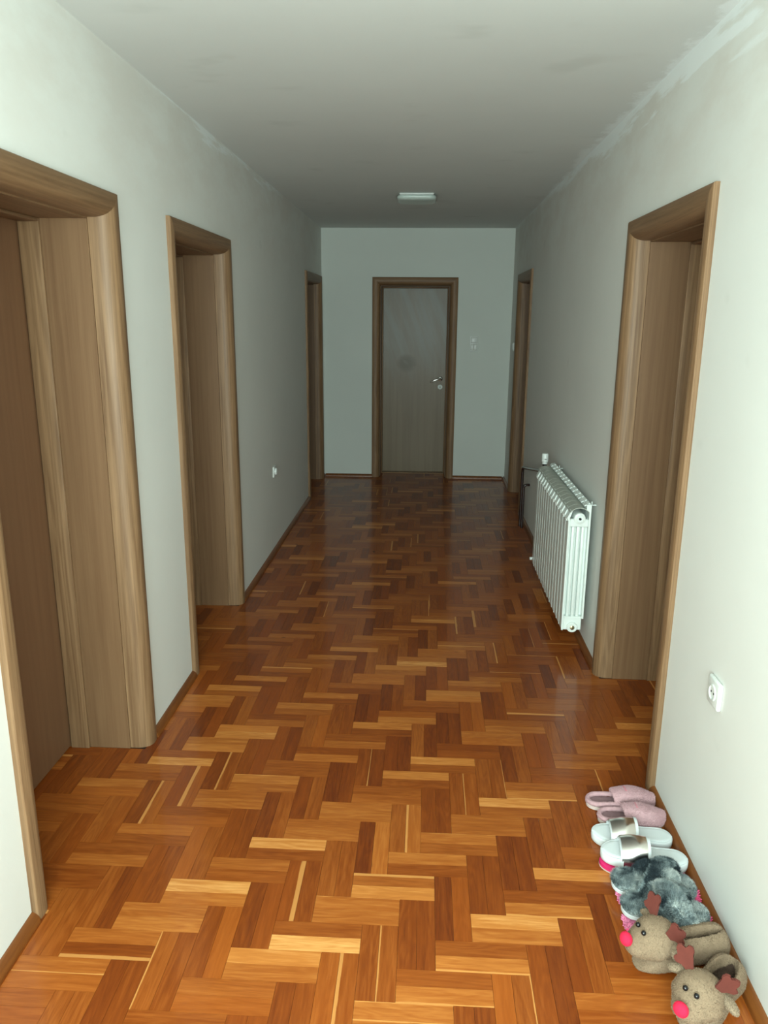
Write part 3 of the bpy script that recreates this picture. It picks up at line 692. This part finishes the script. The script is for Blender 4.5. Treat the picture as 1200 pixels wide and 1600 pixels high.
# --- white slides with silver straps, toes into the room
def white_slide(label, heel, toe, flip, z=0.0, roll=0.0):
    L = math.dist(heel, toe); half, mid = foot(L, .084, .106, .008*flip)
    root = tag(empty('white_slide'), label, 'slide', 'white slides with silver straps'); place(root, heel, toe, z, roll)
    bm = bmesh.new(); slab(bm, L, half, mid, [(0, .005), (.004, .001), (.012, 0), (.026, 0), (.030, .0015), (.031, .004), (.0285, .0075)]); link('sole', bm, 'white_foam', root, 50)
    h2 = lambda t: half(t)-.0085
    bm = bmesh.new(); slab(bm, L, h2, mid, [(.024, 0), (.0305, .0005), (.0325, .004), (.0325, .010)]); link('footbed', bm, 'white_foam', root, 50)
    def strap(t0, t1, thick, out, hmax):
        b = bmesh.new(); dome(b, L, half, mid, t0, t1, lambda t: hmax-.020*sstep(.55, .9, t), .010, thick, out, kt=10, ka=20); return b
    link('strap', strap(.46, .76, .0025, .0035, .068), 'silver_foil', root, 60)
    link('strap_trim', strap(.450, .466, .0045, .0045, .0695), 'white_foam', root, 60); link('strap_trim', strap(.754, .770, .0045, .0045, .0600), 'white_foam', root, 60)
    return root
white_slide('white slide with silver strap, the one beside the pink slippers', (1.930, 2.218), (1.670, 2.236), 1)
white_slide('white slide with silver strap, the one lying on the magenta slipper', (1.935, 2.083), (1.672, 2.112), -1, .022)

# --- magenta slipper under the near slide
L = .262; half, mid = foot(L, .074, .092, .006)
mg = tag(empty('magenta_slipper'), 'flat magenta slipper mostly hidden under the near white slide', 'slipper'); place(mg, (1.930, 2.085), (1.676, 2.108))
bm = bmesh.new(); slab(bm, L, half, mid, [(0, .002), (.002, 0), (.006, 0)]); link('outsole', bm, 'pale_sole', mg, 40)
bm = bmesh.new(); slab(bm, L, lambda t: half(t)-.0005, mid, [(.006, .0005), (.017, .0005), (.019, .003)]); link('footbed', bm, 'magenta_rubber', mg, 40)

# --- pink chenille slippers under the grey pair
def chenille(label, heel, toe, flip):
    L = math.dist(heel, toe); half, mid = foot(L, .082, .096, .006*flip)
    root = tag(empty('chenille_slipper'), label, 'slipper', 'pink chenille slippers under the grey pair'); place(root, heel, toe)
    bm = bmesh.new(); slab(bm, L, half, mid, [(0, .003), (.003, 0), (.010, 0), (.012, .002)]); link('sole', bm, 'hot_pink', root, 40)
    bm = bmesh.new(); slab(bm, L, lambda t: half(t)-.001, mid, [(.012, .001), (.021, .001), (.024, .006)]); link('footbed', bm, 'soft_pink', root, 40)
    for nm_, mt_, rg in (('pile', 'soft_pink', (0, .35)), ('toe_pile', 'hot_pink', (.62, 1))):
        bm = bmesh.new(); rn = random.Random(len(label)+int(rg[1]*9))
        for _ in range(230):
            t = rn.uniform(*rg); s = rn.uniform(-1, 1); e_ = 1 if rn.random() < .5 else rn.random()
            y = mid(t)+math.copysign(half(t), s)*abs(s)**.5; z = rn.uniform(.008, .026); d = Vector((rn.uniform(-.8, .8) + (-.8 if t < .1 else .8 if t > .93 else 0), math.copysign(abs(s), s), rn.uniform(-.1, .9))).normalized()
            p0 = Vector((t*L, y, z)); tube(bm, [p0-d*.003, p0+d*.004, p0+d*.0085], lambda q: .0026*(1-.35*q), 5)
        link(nm_, bm, mt_, root, 60)
    return root
chenille('hot pink chenille slipper under the grey pair, the one farther from the viewer', (1.690, 1.945), (1.931, 1.968), 1)
chenille('pink chenille slipper under the grey pair, the one beside the reindeer slipper', (1.683, 1.848), (1.931, 1.868), -1)

# --- grey fluffy slippers with crossed bands, toes to the wall, on top of the pink pair
def grey_slipper(label, heel, toe, flip, z, roll, pitch):
    L = math.dist(heel, toe); half, mid = foot(L, .086, .102, .007*flip)
    root = tag(empty('fluffy_slipper'), label, 'slipper', 'grey fluffy slippers with crossed bands'); place(root, heel, toe, z, roll, pitch)
    bm = bmesh.new(); slab(bm, L, half, mid, [(0, .004), (.003, 0), (.013, 0), (.015, .002)]); link('sole', bm, 'white_foam', root, 40)
    bm = bmesh.new(); slab(bm, L, lambda t: half(t)+.001, mid, [(.014, .002), (.020, 0), (.026, .003), (lambda t: .029-.008*sstep(.1, .3, t)*sstep(.5, .35, t), .010)])
    fuzz(bm, 9000, .011, .0009, lean=(.1, 0, .1), jitter=.55, mask=lambda f: f.normal.z > -.2); link('footbed', bm, 'grey_fur', root, 60)['fur_shift'] = -.03
    for q, (ta, tb) in enumerate(((.38, .74), (.74, .38)) if flip > 0 else ((.74, .38), (.38, .74))):
        bm = bmesh.new(); K = 22; prof = 12; rings = []
        for i in range(K+1):
            a = PI*i/K; fr = i/K; t = ta+(tb-ta)*fr
            h = half(t)+.002; c = Vector((t*L, mid(t)+h*math.copysign(abs(math.cos(a))**.85, math.cos(a)), .014+(.050+.012*q)*math.sin(a)**.8))
            nrm = Vector((0, math.cos(a), math.sin(a)*1.0)).normalized(); along = Vector((1, 0, 0))
            hw_ = .030-.004*math.sin(a)
            rings.append([bm.verts.new(c + along*hw_*math.cos(2*PI*k/prof) + nrm*(.006+.0085*math.sin(2*PI*k/prof))) for k in range(prof)])
        for a, b in zip(rings, rings[1:]):
            for k in range(prof): bm.faces.new((a[k], a[(k+1) % prof], b[(k+1) % prof], b[k]))
        bm.faces.new(rings[0]); bm.faces.new(rings[-1])
        fuzz(bm, 11000, .0105, .0009, lean=(.15, 0, .1), jitter=.55); link('cross_band', bm, 'grey_fur', root, 60)['fur_shift'] = ((-.18, -.08) if flip > 0 else (-.02, .04))[q]
    bm = bmesh.new(); slab(bm, L, lambda t: (half(t)+.0015)*sstep(.78, .88, t), mid, [(.016, .001), (.024, 0), (.031, .005)])
    fuzz(bm, 4500, .010, .0009, jitter=.55, mask=lambda f: f.normal.z > -.2 and f.calc_center_median().x > L*.80); link('toe_fur', bm, 'pale_fur', root, 60)
    bm = bmesh.new(); ball(bm, (L*(.66 if flip > 0 else .50), -.020*flip, .074), (.026, .020, .014), 18, 10)
    fuzz(bm, 3500, .011, .0009, jitter=.6); link('fur_knot', bm, 'pale_fur', root, 60)
    return root
grey_slipper('dark grey fluffy slipper leaning against the near white slide', (1.676, 1.983), (1.908, 1.945), 1, .033, 0.06, 0.0)
grey_slipper('lighter grey fluffy slipper between its dark mate and the reindeer slippers', (1.680, 1.880), (1.910, 1.848), -1, .033, -0.05, 0.0)

# --- reindeer slippers, heads into the room
def reindeer(label, heel, toe, squeeze, yaw_head):
    L = math.dist(heel, toe)
    root = tag(empty('reindeer_slipper'), label, 'slipper', 'reindeer slippers'); place(root, heel, toe)
    half, mid = foot(L, .090, .104, 0.0)
    bm = bmesh.new(); KT, KA = 56, 96; rows = []
    for i in range(KT+1):
        t = .5-.5*math.cos(PI*i/KT); h = max(half(t), .0005); top = (.084-.022*sstep(.30, .75, t))*(max(0, 1-((t-.60)/.40)**4) if t > .60 else 1)*(max(0, 1-((.10-t)/.10)**2.6)**.5 if t < .10 else 1)
        row = []
        for j in range(KA):
            a = 2*PI*j/KA; ca, sa = math.cos(a), math.sin(a)
            y = mid(t)+h*math.copysign(abs(ca)**.75, ca); z = top*.5*(1+math.copysign(abs(sa)**.75, sa))
            # opening: a lens pressed into the top of the shoe
            lw = squeeze*math.sqrt(max(0, 1-((t-.30)/.23)**2)) if abs(t-.30) < .23 else 0
            m = 0.0
            if lw > 0 and sa > 0: m = sstep(1.15, .75, abs(y-mid(t))/lw)
            z -= m*.036*sstep(.02, .12, t)
            row.append((bm.verts.new((t*L, y, max(z, 0.0015))), m))
        rows.append(row)
    for a, b in zip(rows, rows[1:]):
        for j in range(KA):
            q_ = (a[j], a[(j+1) % KA], b[(j+1) % KA], b[j]); f = bm.faces.new([v for v, _ in q_])
    bmesh.ops.remove_doubles(bm, verts=bm.verts[:], dist=.0006)
    fuzz(bm, 13000, .0030, .0008, jitter=.7, mask=lambda f: f.normal.z > -.6)
    mat_shoe('plush_shoe_%d' % int(squeeze*1000), L, squeeze); link('body', bm, 'plush_shoe_%d' % int(squeeze*1000), root, 60)
    hd = Matrix.Rotation(yaw_head, 3, 'Z'); hc = Vector((L*.80, 0, .082))
    def at(x, y, z): return hc + hd @ Vector((x, y, z))
    bm = bmesh.new(); ball(bm, (0, 0, 0), (1, 1, 1), 32, 20)
    for v in bm.verts:
        d = v.co.normalized(); muz = sstep(.25, .95, d.x)
        r = Vector((.062+.022*muz, .060-.010*muz, .050-.006*muz)); p_ = Vector((d.x*r.x, d.y*r.y, d.z*r.z))
        if d.z < 0: p_.z *= .9
        p_ += Vector((0, math.copysign(.006*math.exp(-((abs(d.y)-.5)/.25)**2)*muz*(1 if d.z < .2 else 0), d.y), -.012*muz))
        p_.y += math.copysign(.008*sstep(-.1, .5, d.x)*sstep(.7, .2, d.x)*(d.z < .1), d.y)
        v.co = at(*p_)
    fuzz(bm, 8500, .0030, .0008, jitter=.7); head = link('head', bm, 'beige_plush', root, 60)
    bm = bmesh.new(); ball(bm, at(.086, 0, .012), (.0155, .0185, .0175), 20, 14, hd); fuzz(bm, 900, .0012, .0006); link('nose', bm, 'red_felt', head, 60)
    for s in (-1, 1):
        bm = bmesh.new(); ball(bm, at(.046, s*.0145, .0365), (.0066, .0066, .0066), 14, 10); link('eye', bm, 'black_bead', head, 60)
    for s in (-1, 1):   # felt antlers with rounded lobes
        bm = bmesh.new()
        out_ = [(-.010, 0), (-.015, .014), (-.030, .018), (-.034, .030), (-.024, .036), (-.018, .034), (-.022, .048), (-.014, .060), (-.003, .058), (.002, .046), (.010, .056), (.020, .052), (.022, .040), (.013, .028), (.012, .014), (.010, 0)]
        B = hd @ Matrix.Rotation(s*.55, 3, 'X').inverted() @ Matrix.Rotation(-.25, 3, 'Y') @ Matrix.Rotation(.5 if s > 0 else .38, 3, 'Z'); o_ = at(-.012, s*.036, .036)
        prism(bm, out_, lambda p_, t: tuple(o_ + B @ Vector((t, -s*p_[0], p_[1]))), -.0035, .0035)
        bmesh.ops.bevel(bm, geom=bm.edges[:], offset=.0018, segments=2, affect='EDGES'); link('antler', bm, 'brown_felt', head, 50)
    for s in (-1, 1):
        bm = bmesh.new(); B = hd @ Matrix.Rotation(-s*.25, 3, 'X') @ Matrix.Rotation(-s*.35, 3, 'Z')
        ball(bm, at(-.018, s*.068, .012), (.013, .026, .009), 16, 10, B); fuzz(bm, 1500, .003, .0008, jitter=.7); link('ear', bm, 'cream_plush', head, 60)
    return root
reindeer('beige plush reindeer slipper with red nose, the one touching the grey fluffy slipper', (1.938, 1.774), (1.678, 1.714), .015, .02)
reindeer('beige plush reindeer slipper with red nose, nearest the viewer and cut by the photo edge', (1.925, 1.684), (1.752, 1.522), .028, -.02)
